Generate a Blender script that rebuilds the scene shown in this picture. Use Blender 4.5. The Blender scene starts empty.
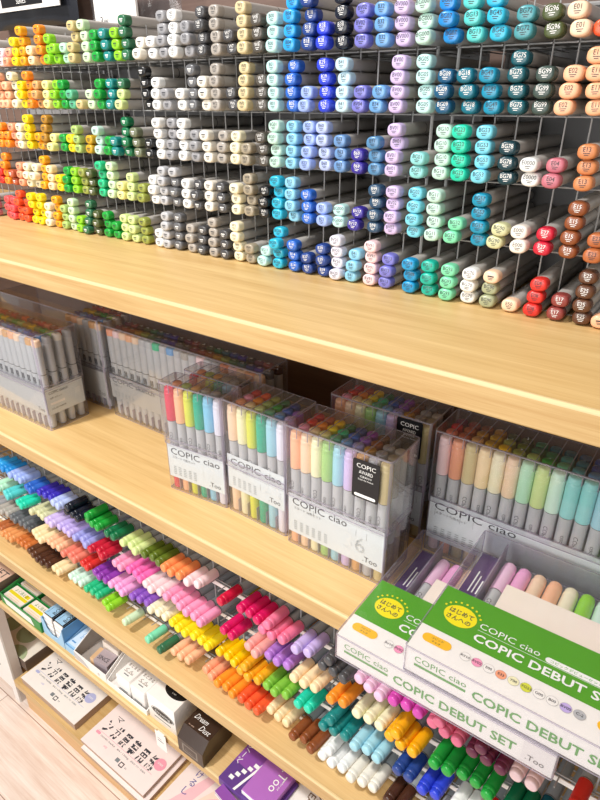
import bpy, math, random
from mathutils import Matrix, Vector
random.seed(11)
PI = math.pi
col = bpy.context.scene.collection
G = 1.1661                       # height of the top display board above the floor
ZA, ZB, ZC, ZD, ZE = G, G-.2946, G-.608, G-.7777, G-1.0642
TB = .0263                       # board thickness

# ------------------------------------------------------------------ colours
C = {}
for ln in """amber F2A91C amber|aqua 8FD8D8 aqua|aquagreen 25D3AE aqua green|cerulean 1E98D0 cerulean|greysage A9AF8C grey sage|porcelain F5ECE2 porcelain|azure 1C8AD6 azure blue|beige D8C79C beige|black 1C1D20 black|blackblue 161E2E blue black|blue 2B66C6 blue|blueroyal 2B3CC4 royal blue|bronze B5842E bronze|brown 8A4A26 brown|charcoal 4B4B4E charcoal|charcoal2 45464F charcoal|chocolate 5E3A26 chocolate|copper B5673A copper|coral E8806B coral|coralred F0595C coral red|cornflower 6BA2DA cornflower blue|cream F3EBCB cream|creamyellow F2EDC4 cream yellow|crimson C81E38 crimson|crimsonred D01440 crimson red|cyan 2FB8DA cyan|darkbrown 4A2A1C dark brown|darkgreen 2F6B4B dark green|darkgrey 66676B dark grey|darkolive 4C5732 dark olive|darkteal 0F6E84 dark teal|darkwarm 55504A dark warm grey|deepgreen 0E7046 deep green|deepteal 14567C deep teal|gold F5C800 golden yellow|gold2 F4AE10 golden orange|green 1DA03C green|grey 9A9A9E grey|hotpink F26CB4 hot pink|iceblue C6E6F4 ice blue|icemint D2F0E0 icy mint|indigo 3A2E96 indigo|jade 5DB48C jade|jadegreen 27BE84 jade green|khaki CDBB84 khaki|khakigrey A39884 khaki grey|lavender C4B0E8 lavender|lavenderblue B4C4F2 lavender blue|lavenderwhite E4E2F0 lavender white|leafgreen 7FBF3F leaf green|lightgrey B9BABE light grey|lightsky 8ACBEA light sky blue|lilac D2BDE8 lilac|lime 8FD32A lime|magenta D048B0 magenta|magentared D4145E magenta red|maroon 8E3F3A maroon|mint B8E8C8 mint|mintgreen 7FDCB0 mint green|mustard C8A028 mustard|navy 26448C navy|olive 96A04C olive|olive2 5C7022 olive green|olivegrey 70775F olive grey|orange F79328 orange|orange2 F4982E orange|orange3 F59258 soft orange|orangebrown CC7236 orange brown|orangetan E2975A orange tan|orchid F0A8D8 orchid pink|orchid2 B078CE orchid violet|paleaqua C2ECEA pale aqua|paleblue A0D4E4 pale blue|palegreen CFE8C0 pale green|palelilac F0C4E2 pale lilac pink|palelime D2E49A pale lime|palelime2 C0DE94 pale lime|palemint C4E6D8 pale mint|paleolive D2D2A4 pale olive|palepeach F6D4B4 pale peach|palepink F6D6DA pale pink|paleyellow F4EB9C pale yellow|peach F8BC94 peach|peachcream F8DCAE peach cream|peachtan F0B488 peach tan|periviolet A0A0E0 periwinkle violet|periwinkle 9CB4F0 periwinkle|petrol 145864 petrol|petrolblack 123A44 petrol black|pink F49CC0 pink|pink2 F0789C rose pink|purple 8E3CA8 purple|red D8322C red|redorange F05A30 red orange|rose C4707E rose|royal 2E44D2 royal blue|rust B4583A rust|sage A8C470 sage green|salmon F4A480 salmon|salmonpink F4A8A0 salmon pink|skyaqua 78D2E8 sky aqua|skyblue 2CA4EA sky blue|slateblue 6A94C8 slate blue|slategreen 3E4F4A slate green|slatenavy 2E4E6C slate navy|steelblue 5488B4 steel blue|tan D8A468 tan|teal 1C8482 teal|tealblue 1590B4 teal blue|tealgreen 1CB4A0 teal green|tealgrey 4C9AA4 teal grey|terracotta D08452 terracotta|turquoise 58CCCA turquoise|ultramarine 3A30B8 ultramarine|violet 8C58C0 violet|violetblue 7C7CD0 violet blue|warmgrey ADA69E warm grey|warmwhite EFE9DC warm white|white F2F2F0 white|wine 6C2A48 wine red|yellow F8E01C yellow""".split('|'):
    a, h, w = ln.split(' ', 2)
    C[a] = (h, w)
def lin(h):
    out = []
    for i in (0, 2, 4):
        c = int(h[i:i+2], 16)/255
        out.append(c/12.92 if c <= .04045 else ((c+.055)/1.055)**2.4)
    return out
# ------------------------------------------------------------------ materials
M = {}
def mat(name, h, rough=.5, spec=.5, metal=0, bump=0, coat=0):
    if name in M: return M[name]
    m = bpy.data.materials.new(name); m.use_nodes = True
    nt = m.node_tree; b = nt.nodes['Principled BSDF']
    c = lin(h)
    b.inputs['Base Color'].default_value = (*c, 1)
    b.inputs['Roughness'].default_value = rough
    b.inputs['Specular IOR Level'].default_value = spec
    b.inputs['Metallic'].default_value = metal
    if coat: b.inputs['Coat Weight'].default_value = coat
    # a faint procedural mottling keeps large faces from being perfectly flat in tone
    n = nt.nodes.new('ShaderNodeTexNoise'); n.inputs['Scale'].default_value = 60; n.inputs['Detail'].default_value = 3
    tc = nt.nodes.new('ShaderNodeTexCoord'); nt.links.new(tc.outputs['Object'], n.inputs['Vector'])
    mx = nt.nodes.new('ShaderNodeMix'); mx.data_type = 'RGBA'
    mx.inputs[6].default_value = (*[x*.95 for x in c], 1); mx.inputs[7].default_value = (*[min(1, x*1.04) for x in c], 1)
    nt.links.new(n.outputs['Fac'], mx.inputs[0]); nt.links.new(mx.outputs[2], b.inputs['Base Color'])
    if bump:
        bp = nt.nodes.new('ShaderNodeBump'); bp.inputs['Strength'].default_value = bump
        nt.links.new(n.outputs['Fac'], bp.inputs['Height']); nt.links.new(bp.outputs['Normal'], b.inputs['Normal'])
    M[name] = m
    return m
def wood(name, dark, light, scale=(1.2, 26, 26), rough=.38, seams=False, fine=1.0):
    m = bpy.data.materials.new(name); m.use_nodes = True
    nt = m.node_tree; b = nt.nodes['Principled BSDF']; L = nt.links.new
    tc = nt.nodes.new('ShaderNodeTexCoord'); mp = nt.nodes.new('ShaderNodeMapping')
    mp.inputs['Scale'].default_value = scale
    L(tc.outputs['Object'], mp.inputs['Vector'])
    n1 = nt.nodes.new('ShaderNodeTexNoise'); n1.inputs['Scale'].default_value = 2.2; n1.inputs['Detail'].default_value = 6; n1.inputs['Roughness'].default_value = .62
    L(mp.outputs['Vector'], n1.inputs['Vector'])
    mp2 = nt.nodes.new('ShaderNodeMapping'); mp2.inputs['Scale'].default_value = tuple(s*fine*x for s, x in zip(scale, (3.5, 7, 7)))
    L(tc.outputs['Object'], mp2.inputs['Vector'])
    n2 = nt.nodes.new('ShaderNodeTexNoise'); n2.inputs['Scale'].default_value = 3; n2.inputs['Detail'].default_value = 3
    L(mp2.outputs['Vector'], n2.inputs['Vector'])
    ma = nt.nodes.new('ShaderNodeMath'); ma.operation = 'MULTIPLY_ADD'; ma.inputs[1].default_value = .35
    L(n2.outputs['Fac'], ma.inputs[0]); L(n1.outputs['Fac'], ma.inputs[2])
    r = nt.nodes.new('ShaderNodeValToRGB'); r.color_ramp.elements[0].position = .45; r.color_ramp.elements[1].position = .92
    r.color_ramp.elements[0].color = (*lin(dark), 1); r.color_ramp.elements[1].color = (*lin(light), 1)
    L(ma.outputs[0], r.inputs[0])
    out = r.outputs[0]
    if seams:
        br = nt.nodes.new('ShaderNodeTexBrick'); br.inputs['Scale'].default_value = 1
        br.inputs['Brick Width'].default_value = .9; br.inputs['Row Height'].default_value = .145
        br.inputs['Mortar Size'].default_value = .0011; br.inputs['Mortar Smooth'].default_value = .3
        br.inputs['Color1'].default_value = (1, 1, 1, 1); br.inputs['Color2'].default_value = (.9, .88, .86, 1); br.inputs['Mortar'].default_value = (.42, .3, .25, 1)
        L(tc.outputs['Object'], br.inputs['Vector'])
        mx = nt.nodes.new('ShaderNodeMix'); mx.data_type = 'RGBA'; mx.blend_type = 'MULTIPLY'; mx.inputs[0].default_value = 1
        L(out, mx.inputs[6]); L(br.outputs['Color'], mx.inputs[7]); out = mx.outputs[2]
    L(out, b.inputs['Base Color'])
    b.inputs['Roughness'].default_value = rough
    bp = nt.nodes.new('ShaderNodeBump'); bp.inputs['Strength'].default_value = .06; bp.inputs['Distance'].default_value = .002
    L(ma.outputs[0], bp.inputs['Height']); L(bp.outputs['Normal'], b.inputs['Normal'])
    M[name] = m
    return m
def acrylic(name, tint, gloss=.9, rough=.05, extra=0.0, haze=None, ior=1.38):
    """thin clear plastic: see-through with fresnel gloss and a little milky scatter"""
    m = bpy.data.materials.new(name); m.use_nodes = True
    nt = m.node_tree; nt.nodes.clear(); L = nt.links.new
    o = nt.nodes.new('ShaderNodeOutputMaterial'); t = nt.nodes.new('ShaderNodeBsdfTransparent')
    t.inputs[0].default_value = (*tint, 1)
    g = nt.nodes.new('ShaderNodeBsdfGlossy'); g.inputs['Roughness'].default_value = rough
    g.inputs['Color'].default_value = (gloss, gloss, gloss, 1)
    lw = nt.nodes.new('ShaderNodeLayerWeight'); lw.inputs[0].default_value = .5
    pw = nt.nodes.new('ShaderNodeMath'); pw.operation = 'POWER'; pw.inputs[1].default_value = 3.2; L(lw.outputs['Facing'], pw.inputs[0])
    f = nt.nodes.new('ShaderNodeMath'); f.operation = 'MULTIPLY_ADD'; L(pw.outputs[0], f.inputs[0])
    f0 = ((ior-1)/(ior+1))**2; f.inputs[1].default_value = .75; f.inputs[2].default_value = f0
    mx = nt.nodes.new('ShaderNodeMixShader'); L(f.outputs[0], mx.inputs[0]); L(t.outputs[0], mx.inputs[1]); L(g.outputs[0], mx.inputs[2])
    res = mx.outputs[0]
    if extra:
        d = nt.nodes.new('ShaderNodeBsdfDiffuse'); d.inputs[0].default_value = (*(haze or (.8, .8, .85)), 1)
        m2 = nt.nodes.new('ShaderNodeMixShader'); m2.inputs[0].default_value = extra
        L(res, m2.inputs[1]); L(d.outputs[0], m2.inputs[2]); res = m2.outputs[0]
    L(res, o.inputs[0])
    M[name] = m
    return m
W_A = wood('oak_board', 'C09A60', 'DCBC84')
W_F = wood('oak_edge', 'BC955E', 'D6B680', scale=(2.2, 50, 50))
FLOOR = wood('pale_plank', 'DCC2B2', 'F8EEE6', scale=(2.2, 26, 26), rough=.5, seams=True, fine=.6)
BACK = wood('brown_backing', '67524A', '7E675C', scale=(1, 14, 14), rough=.6)
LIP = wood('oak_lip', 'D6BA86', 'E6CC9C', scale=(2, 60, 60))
PLINTH = wood('plinth_oak', 'C99B62', 'E2BA84', scale=(2, 40, 40))
CLEAR = acrylic('clear_acrylic', (.975, .975, .98), extra=.022, haze=(.86, .86, .9))
RIM = acrylic('acrylic_edge', (.66, .62, .70), rough=.12, extra=.30, haze=(.66, .62, .72))
FILM = acrylic('clear_film', (.97, .97, .98), rough=.10, extra=.02, ior=1.5)
BARREL = mat('barrel_grey', 'B9B5B0', .42)
BARRELC = mat('barrel_slate', 'A6ADB2', .38)
BARRELS = mat('barrel_silver', 'BFC1C4', .35)
GROOVE = mat('groove_dark', '5E5B5A', .6)
WIRE = mat('wire_steel', 'A2A2A2', .35, .6)
INK = mat('ink_dark', '33343C', .6)
INKW = mat('ink_white', 'F4F4F2', .6)
GREYINK = mat('ink_grey', '7E8588', .6)
GHOST = mat('ink_ghost', 'DCE0E0', .6)
CARD = mat('card_grey', 'DBE2E4', .55)
WHITE = mat('paper_white', 'F2EEEA', .55)
CREAMP = mat('paper_cream', 'F0E4D8', .6)
GREEN = mat('sleeve_green', '4FA018', .45)
GINK = mat('ink_green', '4E9C44', .55)
YEL = mat('badge_yellow', 'F4E400', .5)
ORA = mat('badge_orange', 'F6BE1E', .5)
BLACK = mat('black_card', '16161A', .35)
PURP = mat('card_purple', '54386E', .5)
def cmat(k):
    return mat('cap_'+C[k][1].replace(' ', '_'), C[k][0], .27, .55) if k in C else mat('cap_'+k, k, .27, .55)
def dark(k):
    c = lin(C[k][0] if k in C else k); return .3*c[0]+.6*c[1]+.1*c[2] < .2
# ------------------------------------------------------------------ mesh building
_tc = {}
def text_faces(s, size, bold=0):
    if (s, bold) not in _tc:
        cu = bpy.data.curves.new('t', 'FONT'); cu.body = s; cu.size = 1; cu.resolution_u = 2; cu.offset = bold; cu.shear = .35 if s in ('Dream', 'Dust') else 0
        o = bpy.data.objects.new('t', cu)
        me = bpy.data.meshes.new_from_object(o)
        V = [tuple(v.co) for v in me.vertices]; F = [tuple(p.vertices) for p in me.polygons]
        bpy.data.objects.remove(o); bpy.data.curves.remove(cu); bpy.data.meshes.remove(me)
        if V:
            x0 = min(v[0] for v in V); x1 = max(v[0] for v in V)
        else: x0 = x1 = 0
        _tc[(s, bold)] = (V, F, x0, x1)
    V, F, x0, x1 = _tc[(s, bold)]
    return [(v[0]*size, v[1]*size) for v in V], F, x0*size, x1*size
class MB:
    def __init__(s): s.v = []; s.f = []; s.m = []
    def add(s, V, F, m=0):
        b = len(s.v); s.v += [tuple(v) for v in V]; s.f += [tuple(i+b for i in f) for f in F]; s.m += [m]*len(F); return s
    def box(s, a, b, m=0):
        (x0, y0, z0), (x1, y1, z1) = a, b
        return s.add([(x0,y0,z0),(x1,y0,z0),(x1,y1,z0),(x0,y1,z0),(x0,y0,z1),(x1,y0,z1),(x1,y1,z1),(x0,y1,z1)],
                     [(0,3,2,1),(4,5,6,7),(0,1,5,4),(1,2,6,5),(2,3,7,6),(3,0,4,7)], m)
    def loft(s, rings, m=0, cap0=True, cap1=True):
        n = len(rings[0]); V = [v for r in rings for v in r]; F = []
        for i in range(len(rings)-1):
            for j in range(n):
                k = (j+1) % n; F.append((i*n+j, i*n+k, (i+1)*n+k, (i+1)*n+j))
        if cap0: F.append(tuple(reversed(range(n))))
        if cap1: F.append(tuple(range((len(rings)-1)*n, len(rings)*n)))
        return s.add(V, F, m)
    def rbox(s, a, b, r=.001, m=0, seg=3):
        """box with rounded vertical edges and softened top and bottom rims"""
        (x0, y0, z0), (x1, y1, z1) = a, b
        def ring(i, z):
            out = []
            for cx, cy, a0 in ((x1-r, y1-r, 0), (x0+r, y1-r, PI/2), (x0+r, y0+r, PI), (x1-r, y0+r, 1.5*PI)):
                for k in range(seg+1):
                    t = a0+k*PI/2/seg; rr = r-i
                    out.append((cx+rr*math.cos(t), cy+rr*math.sin(t), z))
            return out
        e = min(r*.6, (z1-z0)*.3)
        return s.loft([ring(e*.8, z0), ring(0, z0+e), ring(0, z1-e), ring(e*.8, z1)], m)
    def tube(s, p, q, r, m=0, n=6):
        p, q = Vector(p), Vector(q); d = (q-p).normalized()
        u = d.orthogonal().normalized(); w = d.cross(u)
        R = [[tuple(c+r*(math.cos(2*PI*k/n)*u+math.sin(2*PI*k/n)*w)) for k in range(n)] for c in (p, q)]
        return s.loft(R, m)
    def disc(s, c, u, w, ru, rw, m=0, n=28):
        c, u, w = Vector(c), Vector(u), Vector(w)
        return s.add([tuple(c+ru*math.cos(2*PI*k/n)*u+rw*math.sin(2*PI*k/n)*w) for k in range(n)], [tuple(range(n))], m)
    def quad(s, c, u, w, du, dw, m=0):
        c, u, w = Vector(c), Vector(u), Vector(w)
        return s.add([tuple(c+x*u+y*w) for x, y in ((0, 0), (du, 0), (du, dw), (0, dw))], [(0, 1, 2, 3)], m)
    def pill(s, c, u, w, hu, hw, m=0, n=10):
        c, u, w = Vector(c), Vector(u), Vector(w); V = []
        for sg, a0 in ((1, -PI/2), (-1, PI/2)):
            for k in range(n+1):
                t = a0+PI*k/n; V.append(tuple(c+(sg*(hu-hw)+hw*math.cos(t))*u+hw*math.sin(t)*w))
        return s.add(V, [tuple(range(len(V)))], m)
    def text(s, body, o, u, w, size, m=0, al='l', squash=1, width=None, bold=0):
        P, F, x0, x1 = text_faces(body, size, bold); o, u, w = Vector(o), Vector(u), Vector(w)
        k = squash if width is None or x1 == x0 else width/(x1-x0)
        off = {'l': x0, 'c': (x0+x1)/2, 'r': x1}[al]
        return s.add([tuple(o+(x-off)*k*u+y*w) for x, y in P], F, m)
    def mesh(s, name, mats, angle=40):
        me = bpy.data.meshes.new(name); me.from_pydata(s.v, [], s.f)
        for m in mats: me.materials.append(m)
        me.polygons.foreach_set('material_index', s.m)
        me.polygons.foreach_set('use_smooth', [True]*len(s.f))
        me.update(); me.set_sharp_from_angle(angle=math.radians(angle))
        return me
    def build(s, name, mats, parent=None, loc=(0, 0, 0), rot=(0, 0, 0)):
        return ob(name, s.mesh(name, mats), parent, loc, rot)
def ob(name, me, parent=None, loc=(0, 0, 0), rot=(0, 0, 0)):
    o = bpy.data.objects.new(name, me); col.objects.link(o); o.location = loc; o.rotation_euler = rot
    if parent is not None: o.parent = parent
    return o
def tag(o, label, cat, group=None, kind=None):
    o['label'] = label; o['category'] = cat
    if group: o['group'] = group
    if kind: o['kind'] = kind
    return o
def thing(name, label, cat, loc=(0, 0, 0), rot=(0, 0, 0), group=None):
    o = bpy.data.objects.new(name, None); o.empty_display_size = .01; col.objects.link(o)
    o.location = loc; o.rotation_euler = rot
    return tag(o, label, cat, group)
def struct(o): o['kind'] = 'structure'; return o
X, Y, Z = Vector((1, 0, 0)), Vector((0, 1, 0)), Vector((0, 0, 1))
ORD = ['bottom', 'second up', 'third up', 'fourth up', 'fifth up']
def nth(n):
    w = 'rightmost second third fourth fifth sixth seventh eighth ninth tenth eleventh twelfth thirteenth fourteenth fifteenth sixteenth seventeenth eighteenth nineteenth twentieth twenty-first twenty-second twenty-third twenty-fourth twenty-fifth twenty-sixth twenty-seventh twenty-eighth twenty-ninth thirtieth'.split()
    return w[n]
# ------------------------------------------------------------------ the setting
struct(MB().box((-2.2, -1.6, -.02), (1.6, .42, 0)).build('floor', [FLOOR]))
struct(MB().box((-2.2, .365, 0), (1.6, .40, 2.3)).build('wall_back', [BACK]))
def board(name, z, x0, x1, label, t=TB, y0=0.0):
    """shelf board: soft front edges, veneer top, edge band of its own grain at the front"""
    th = thing(name, label, 'shelf', (0, 0, z))
    r = .0022
    prof = [(y0+.0, -t+r), (y0+.0, -r), (y0+r*.3, -r*.3), (y0+r, 0), (.362, 0), (.362, -t), (y0+r, -t), (y0+r*.3, -t+r*.3)]
    top = MB(); n = len(prof)
    V = [(x, y, zz) for x in (x0, x1) for y, zz in prof]
    F = [(k, (k+1) % n, n+(k+1) % n, n+k) for k in range(n)] + [tuple(range(n))[::-1], tuple(range(n, 2*n))]
    top.add(V, F)
    top.build('shelf_board', [W_A], th)
    MB().box((x0, y0-.0006, -t+.0022), (x1, y0+.0002, -.0022)).build('edge_band', [W_F], th)
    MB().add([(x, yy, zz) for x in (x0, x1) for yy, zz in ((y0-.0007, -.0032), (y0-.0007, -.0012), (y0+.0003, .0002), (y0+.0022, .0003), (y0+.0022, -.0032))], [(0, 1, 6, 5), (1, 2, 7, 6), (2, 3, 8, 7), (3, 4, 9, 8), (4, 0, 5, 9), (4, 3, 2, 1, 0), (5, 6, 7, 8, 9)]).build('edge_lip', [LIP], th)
    return th
board('display_shelf', ZA, -1.6, .9, 'top oak shelf board carrying the wire racks of oval markers')
board('display_shelf', ZB, -1.6, .9, 'middle oak shelf board carrying the clear marker sets')
board('display_shelf', ZC, -1.6, .9, 'oak shelf board under the stepped rows of round markers', t=.0267)
board('display_shelf', ZD, -1.15, .9, 'low oak shelf board holding the eraser boxes', t=.02)
th = thing('base_shelf', 'lowest oak base shelf with front plinth carrying the paper pads', 'shelf', (0, 0, 0))
MB().box((-.835, 0, ZE-.02), (.9, .362, ZE)).build('shelf_board', [W_A], th)
MB().box((-.825, .012, 0), (.9, .03, ZE-.02)).build('plinth', [PLINTH], th)

# ------------------------------------------------------------------ wire racks on the top board
TZ = [.2295, .175, .119, .0628, .0068]; PIT = .0120; YF = .163
def wire_rack(x0, x1, label):
    r = thing('wire_rack', label, 'rack', (0, 0, ZA))
    for z in TZ:
        b = MB(); f = z-.0062-.0009
        if z < .02: f = .0006
        for y in (.190, .240, .300): b.tube((x0, y, f-.0), (x1, y, f), .0007 if z > .02 else .0005)
        n = int((x1-x0)/.0204)
        for k in range(n+1): b.tube((x0+k*.0204, .186, f+.0), (x0+k*.0204, .318, f), .0006 if z > .02 else .0004, n=5)
        b.build('tier_shelf', [WIRE], r)
    n = int((x1-x0)/.0204)
    for k in range(n+1):
        x = x0+k*.0204
        MB().tube((x, .1920, .0005), (x, .1920, .262), .00075 if 0 < k < n else .0016).build('divider_wire', [WIRE], r)
    b = MB()
    for x in (x0, x1):
        b.tube((x, .318, .0005), (x, .318, .262), .002); b.tube((x, .1920, .262), (x, .318, .262), .002)
    b.tube((x0, .318, .262), (x1, .318, .262), .002)
    b.build('rack_frame', [WIRE], r)
    MB().box((x0, .3205, .001), (x1, .3225, .262)).build('back_panel', [mat('rack_back_grey', '8C8C8E', .6)], r)
    return r
wire_rack(.0505-.0204*44, .0505-.0204, 'long left wire rack on the top board full of oval markers')
wire_rack(.0505, .0505+.0204*18, 'right wire rack on the top board with teal, peach and brown markers')

# ------------------------------------------------------------------ oval twin-tip markers
def oval(y, k, a=.0078, b=.00600, n=20, e=.80):
    out = []
    for i in range(n):
        t = 2*PI*i/n; c, s = math.cos(t), math.sin(t)
        out.append((a*k*math.copysign(abs(c)**e, c), y, b*k*math.copysign(abs(s)**e, s)))
    return out
def fl(rings): return [list(reversed(r)) for r in rings]
def sketch_cap(mb, code, n=20, m=0, mi=1):
    mb.loft(fl([oval(0, .72, n=n), oval(.0004, .86, n=n), oval(.0013, .955, n=n), oval(.0028, 1, n=n), oval(.0105, 1, n=n)]), m)
    if code:
        mb.text(code, (0, -.0002, .0003), X, Z, .0050, mi, 'c', squash=.9)
        mb.quad((-.0026, -.0002, -.0012), X, Z, .0052, .0005, mi); mb.quad((-.0017, -.0002, -.0026), X, Z, .0034, .0005, mi)
    else:
        mb.quad((-.0030, -.0002, .0004), X, Z, .0060, .0012, mi); mb.quad((-.0026, -.0002, -.0010), X, Z, .0050, .0005, mi); mb.quad((-.0018, -.0002, -.0022), X, Z, .0036, .0005, mi)
def sketch_barrel(mb, n=20, m=0, g=1):
    mb.loft(fl([oval(.0105, .97, n=n), oval(.056, .955, n=n)]), m, cap1=False)
    mb.loft(fl([oval(.056, .955, n=n), oval(.0563, .915, n=n), oval(.0572, .915, n=n), oval(.0575, .955, n=n)]), g, cap0=False, cap1=False)
    mb.loft(fl([oval(.0575, .955, n=n), oval(.138, .93, n=n), oval(.147, .9, n=n), oval(.149, .8, n=n)]), m, cap0=False)
_b = MB(); sketch_barrel(_b); SK_BARREL = _b.mesh('barrel', [BARREL, GROOVE])
_capc = {}
def cap_mesh(colr, code):
    if (colr, code) not in _capc:
        b = MB(); sketch_cap(b, code)
        _capc[(colr, code)] = b.mesh('cap_end', [cmat(colr), INKW if dark(colr) else INK])
    return _capc[(colr, code)]
TAB = [
'-6897 0 orange 2;-6648 0 paleyellow 3;-6413 0 palepink 2;-6255 0 salmon 2;-6068 4 yellow 3;-5867 35 amber 4;-5646 0 peachcream 2;-5444 -7 orange 4;-5246 9 lime 3;-5053 0 lime 2;-4863 0 mint 2;-4705 29 khaki 4;-4441 -29 palegreen 4;-4237 -21 green 3;-4026 0 teal 3;-3847 0 lime 3;-3659 0 darkgreen 4;-3405 0 warmwhite 2;-3194 0 white 2;-3007 5 grey 4;-2825 9 white 4 N0;-2584 -34 grey 3 N3;-2375 -8 charcoal 4 N8;-2172 -19 warmgrey 4 W3;-1955 -20 charcoal 2 W7;-1772 -34 beige 4 W1;-1582 -3 darkwarm 3 W8;-1372 -7 paleaqua 3 B00;-1156 15 skyblue 4 B04;-924 -3 navy 4 B18;-748 -3 royal 2 B28;-566 9 blackblue 4 B39;-325 -13 violetblue 3 BV02;-121 -27 cornflower 3 B32;71 -5 lilac 3 BV000;308 -38 palemint 3 BG000;545 -60 azure 3 BG07;751 -49 turquoise 3 BG13;954 -60 cyan 3 BG45;1156 11 tealgrey 2 BG72;1380 -22 darkolive 2 BG96;1591 -37 palepeach 2 E01;1749 0 redorange 1',
'-7081 0 orange 3;-6851 0 peach 2;-6655 0 peach 4;-6477 0 peach 3;-6249 7 cream 4;-6041 0 yellow 3;-5849 -10 orange 4;-5687 0 tan 3;-5456 0 paleyellow 3;-5254 0 lime 3;-5069 3 green 3;-4866 0 jade 2;-4657 0 khaki 1;-4464 0 palegreen 2;-4266 0 green 3;-4049 -40 teal 3;-3855 1 palelime>darkgreen 3;-3392 8 black 4;-3230 21 white 3;-3002 0 grey 2;-2780 0 white 2;-2599 9 darkgrey 4;-2391 -23 warmwhite 3;-2204 -7 warmgrey 4 W2;-1963 -36 charcoal 2 W6;-1789 -22 beige 4 W0;-1549 -32 darkwarm 3 W7;-1386 9 paleaqua 4 B01;-1148 -10 blue 4 B05;-970 12 periwinkle 2 B21;-724 -20 royal 4 B29;-529 -25 iceblue 4 B41;-352 27 violetblue 2 BV04;-137 30 cornflower 2 B34;60 12 lilac 4 BV00;344 -41 paleaqua 4 BG05;547 -18 deepteal 3 BG09;770 -49 darkteal 3 BG18;966 -43 tealblue 3 BG49;1180 -25 petrol 4 BG75;1384 5 slategreen 3 BG99;1572 29 peach 3 E02;1797 -46 peachtan 4 E11',
'-7297 0 redorange 2;-7059 0 orange 3;-6839 0 orange 3;-6681 0 orange 2;-6498 0 salmon 3;-6306 0 cream 3;-6111 50 yellow 4;-5890 0 amber 2;-5681 26 bronze 4;-5487 0 paleyellow 2;-5269 0 green 2;-5080 0 yellow 2;-4884 0 sage 3;-4681 0 mustard 2;-4441 0 palemint 3;-4259 0 green 2;-4068 0 teal 2;-3879 32 deepgreen 4;-3668 0 olivegrey 3;-3394 0 black 2;-3209 -17 white 4;-3015 12 grey 4;-2817 11 white 4;-2584 -10 grey 3;-2405 -17 warmwhite 3;-2204 51 warmgrey 3;-1986 1 cream 3 W1;-1797 6 khakigrey 2 W3;-1556 -20 darkwarm 3 W9;-1372 -5 palemint 4 BG01;-1158 8 lightsky 4 B02;-941 -2 periwinkle 4 B23;-737 -26 lavenderblue 4 B60;-539 -8 slateblue 3 B63;-313 -18 indigo 2 B69;-117 -15 steelblue 3 B97;66 17 lilac 4 BV01;333 14 aqua 2 BG01;552 9 palemint 4 BG10;745 -9 aquagreen 4 BG23;956 -10 skyaqua 4 BG53;1196 -24 petrolblack 3 BG78;1390 -12 white 2 E0000;1573 6 rose 2 E04;1836 -18 terracotta 3 E13',
'-7326 0 red 3;-7114 0 red 2;-6936 27 orange 4;-6732 0 rust 2;-6516 0 salmon 3;-6311 0 cream 3;-6102 0 cream 3;-5916 36 amber 4;-5701 0 peachcream 3;-5498 0 yellow 2;-5300 0 green 3;-5107 0 lime 3;-4918 0 olive 3;-4733 0 darkolive 3;-4519 41 jadegreen 4;-4288 15 palegreen 4;-4081 0 paleyellow 2;-3887 6 palelime 3;-3665 0 olive 2;-3409 -38 white 3;-3237 16 lightgrey 4;-3014 -15 darkgrey>lightgrey 4;-2806 0 white 3;-2605 0 charcoal 3;-2422 0 warmwhite 3;-2201 -13 charcoal 3;-1992 0 cream 3;-1782 -3 khakigrey 4 W4;-1567 7 black 3 W9;-1380 -4 cyan 4 BG02;-1151 -11 lightsky 4 B12;-946 -27 blue 3 B16;-738 -28 periwinkle 2 B21;-564 3 paleaqua 2 BG000;-333 19 indigo 2 BV17;-112 8 slatenavy 4 B99;81 17 lilac 4 BV02;332 -6 skyaqua 4 BG02;552 -8 palemint 4 BG11;744 30 mintgreen 2 BG32;996 -11 tealblue 4 BG57;1162 33 paleolive 2 BG90;1405 -20 porcelain 2 E000;1599 4 crimson 2 E27;1806 15 brown 4 E15;2028 -9 copper 2 E23',
'-7531 0 rose 3;-7143 -10 coralred 3;-6956 12 coralred 3;-6770 33 redorange 4;-6553 15 redorange 3;-6340 14 yellow 4;-6146 25 yellow 4;-5930 0 cream 3;-5732 45 amber 4;-5537 0 sage 3;-5335 51 palegreen 4;-5137 0 lime 2;-4944 44 darkgreen 4;-4719 23 darkolive 3;-4512 -2 green 3;-4306 0 green 2;-4087 -31 palelime 3;-3889 -39 palelime 3;-3681 -20 olive 3;-3408 0 white 2;-3250 21 lightgrey 4;-3051 19 darkgrey 4;-2809 -27 warmgrey 3;-2610 0 charcoal 3;-2404 -14 warmgrey 4;-2203 -7 charcoal 3;-1995 -10 cream 4 W1;-1793 -2 khakigrey 2 W4;-1597 35 paleaqua 2 BG11;-1369 1 cyan 4 BG06;-1142 -11 blue 3 B14;-943 -13 navy 2 B37;-741 -25 navy 3 B39;-556 -15 lavenderwhite 4 BV20;-363 32 lightsky 3 B41;-131 15 palepink 4 RV91;59 10 violetblue 3 BV13;343 -5 cerulean 3 BG09;552 -15 tealgreen 3 BG15;762 -12 mintgreen 3 BG93;965 14 white 3 BG70;1168 18 greysage>palepeach 3 BG90;1394 0 palepeach 1 E50;1603 26 red 3 E08;1809 21 maroon 2 E17;2033 -20 chocolate 4 E25;2192 0 peach 1']
allm = []
TIERN = ['top rack tier', 'second rack tier', 'third rack tier', 'fourth rack tier', 'bottom rack tier']
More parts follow.
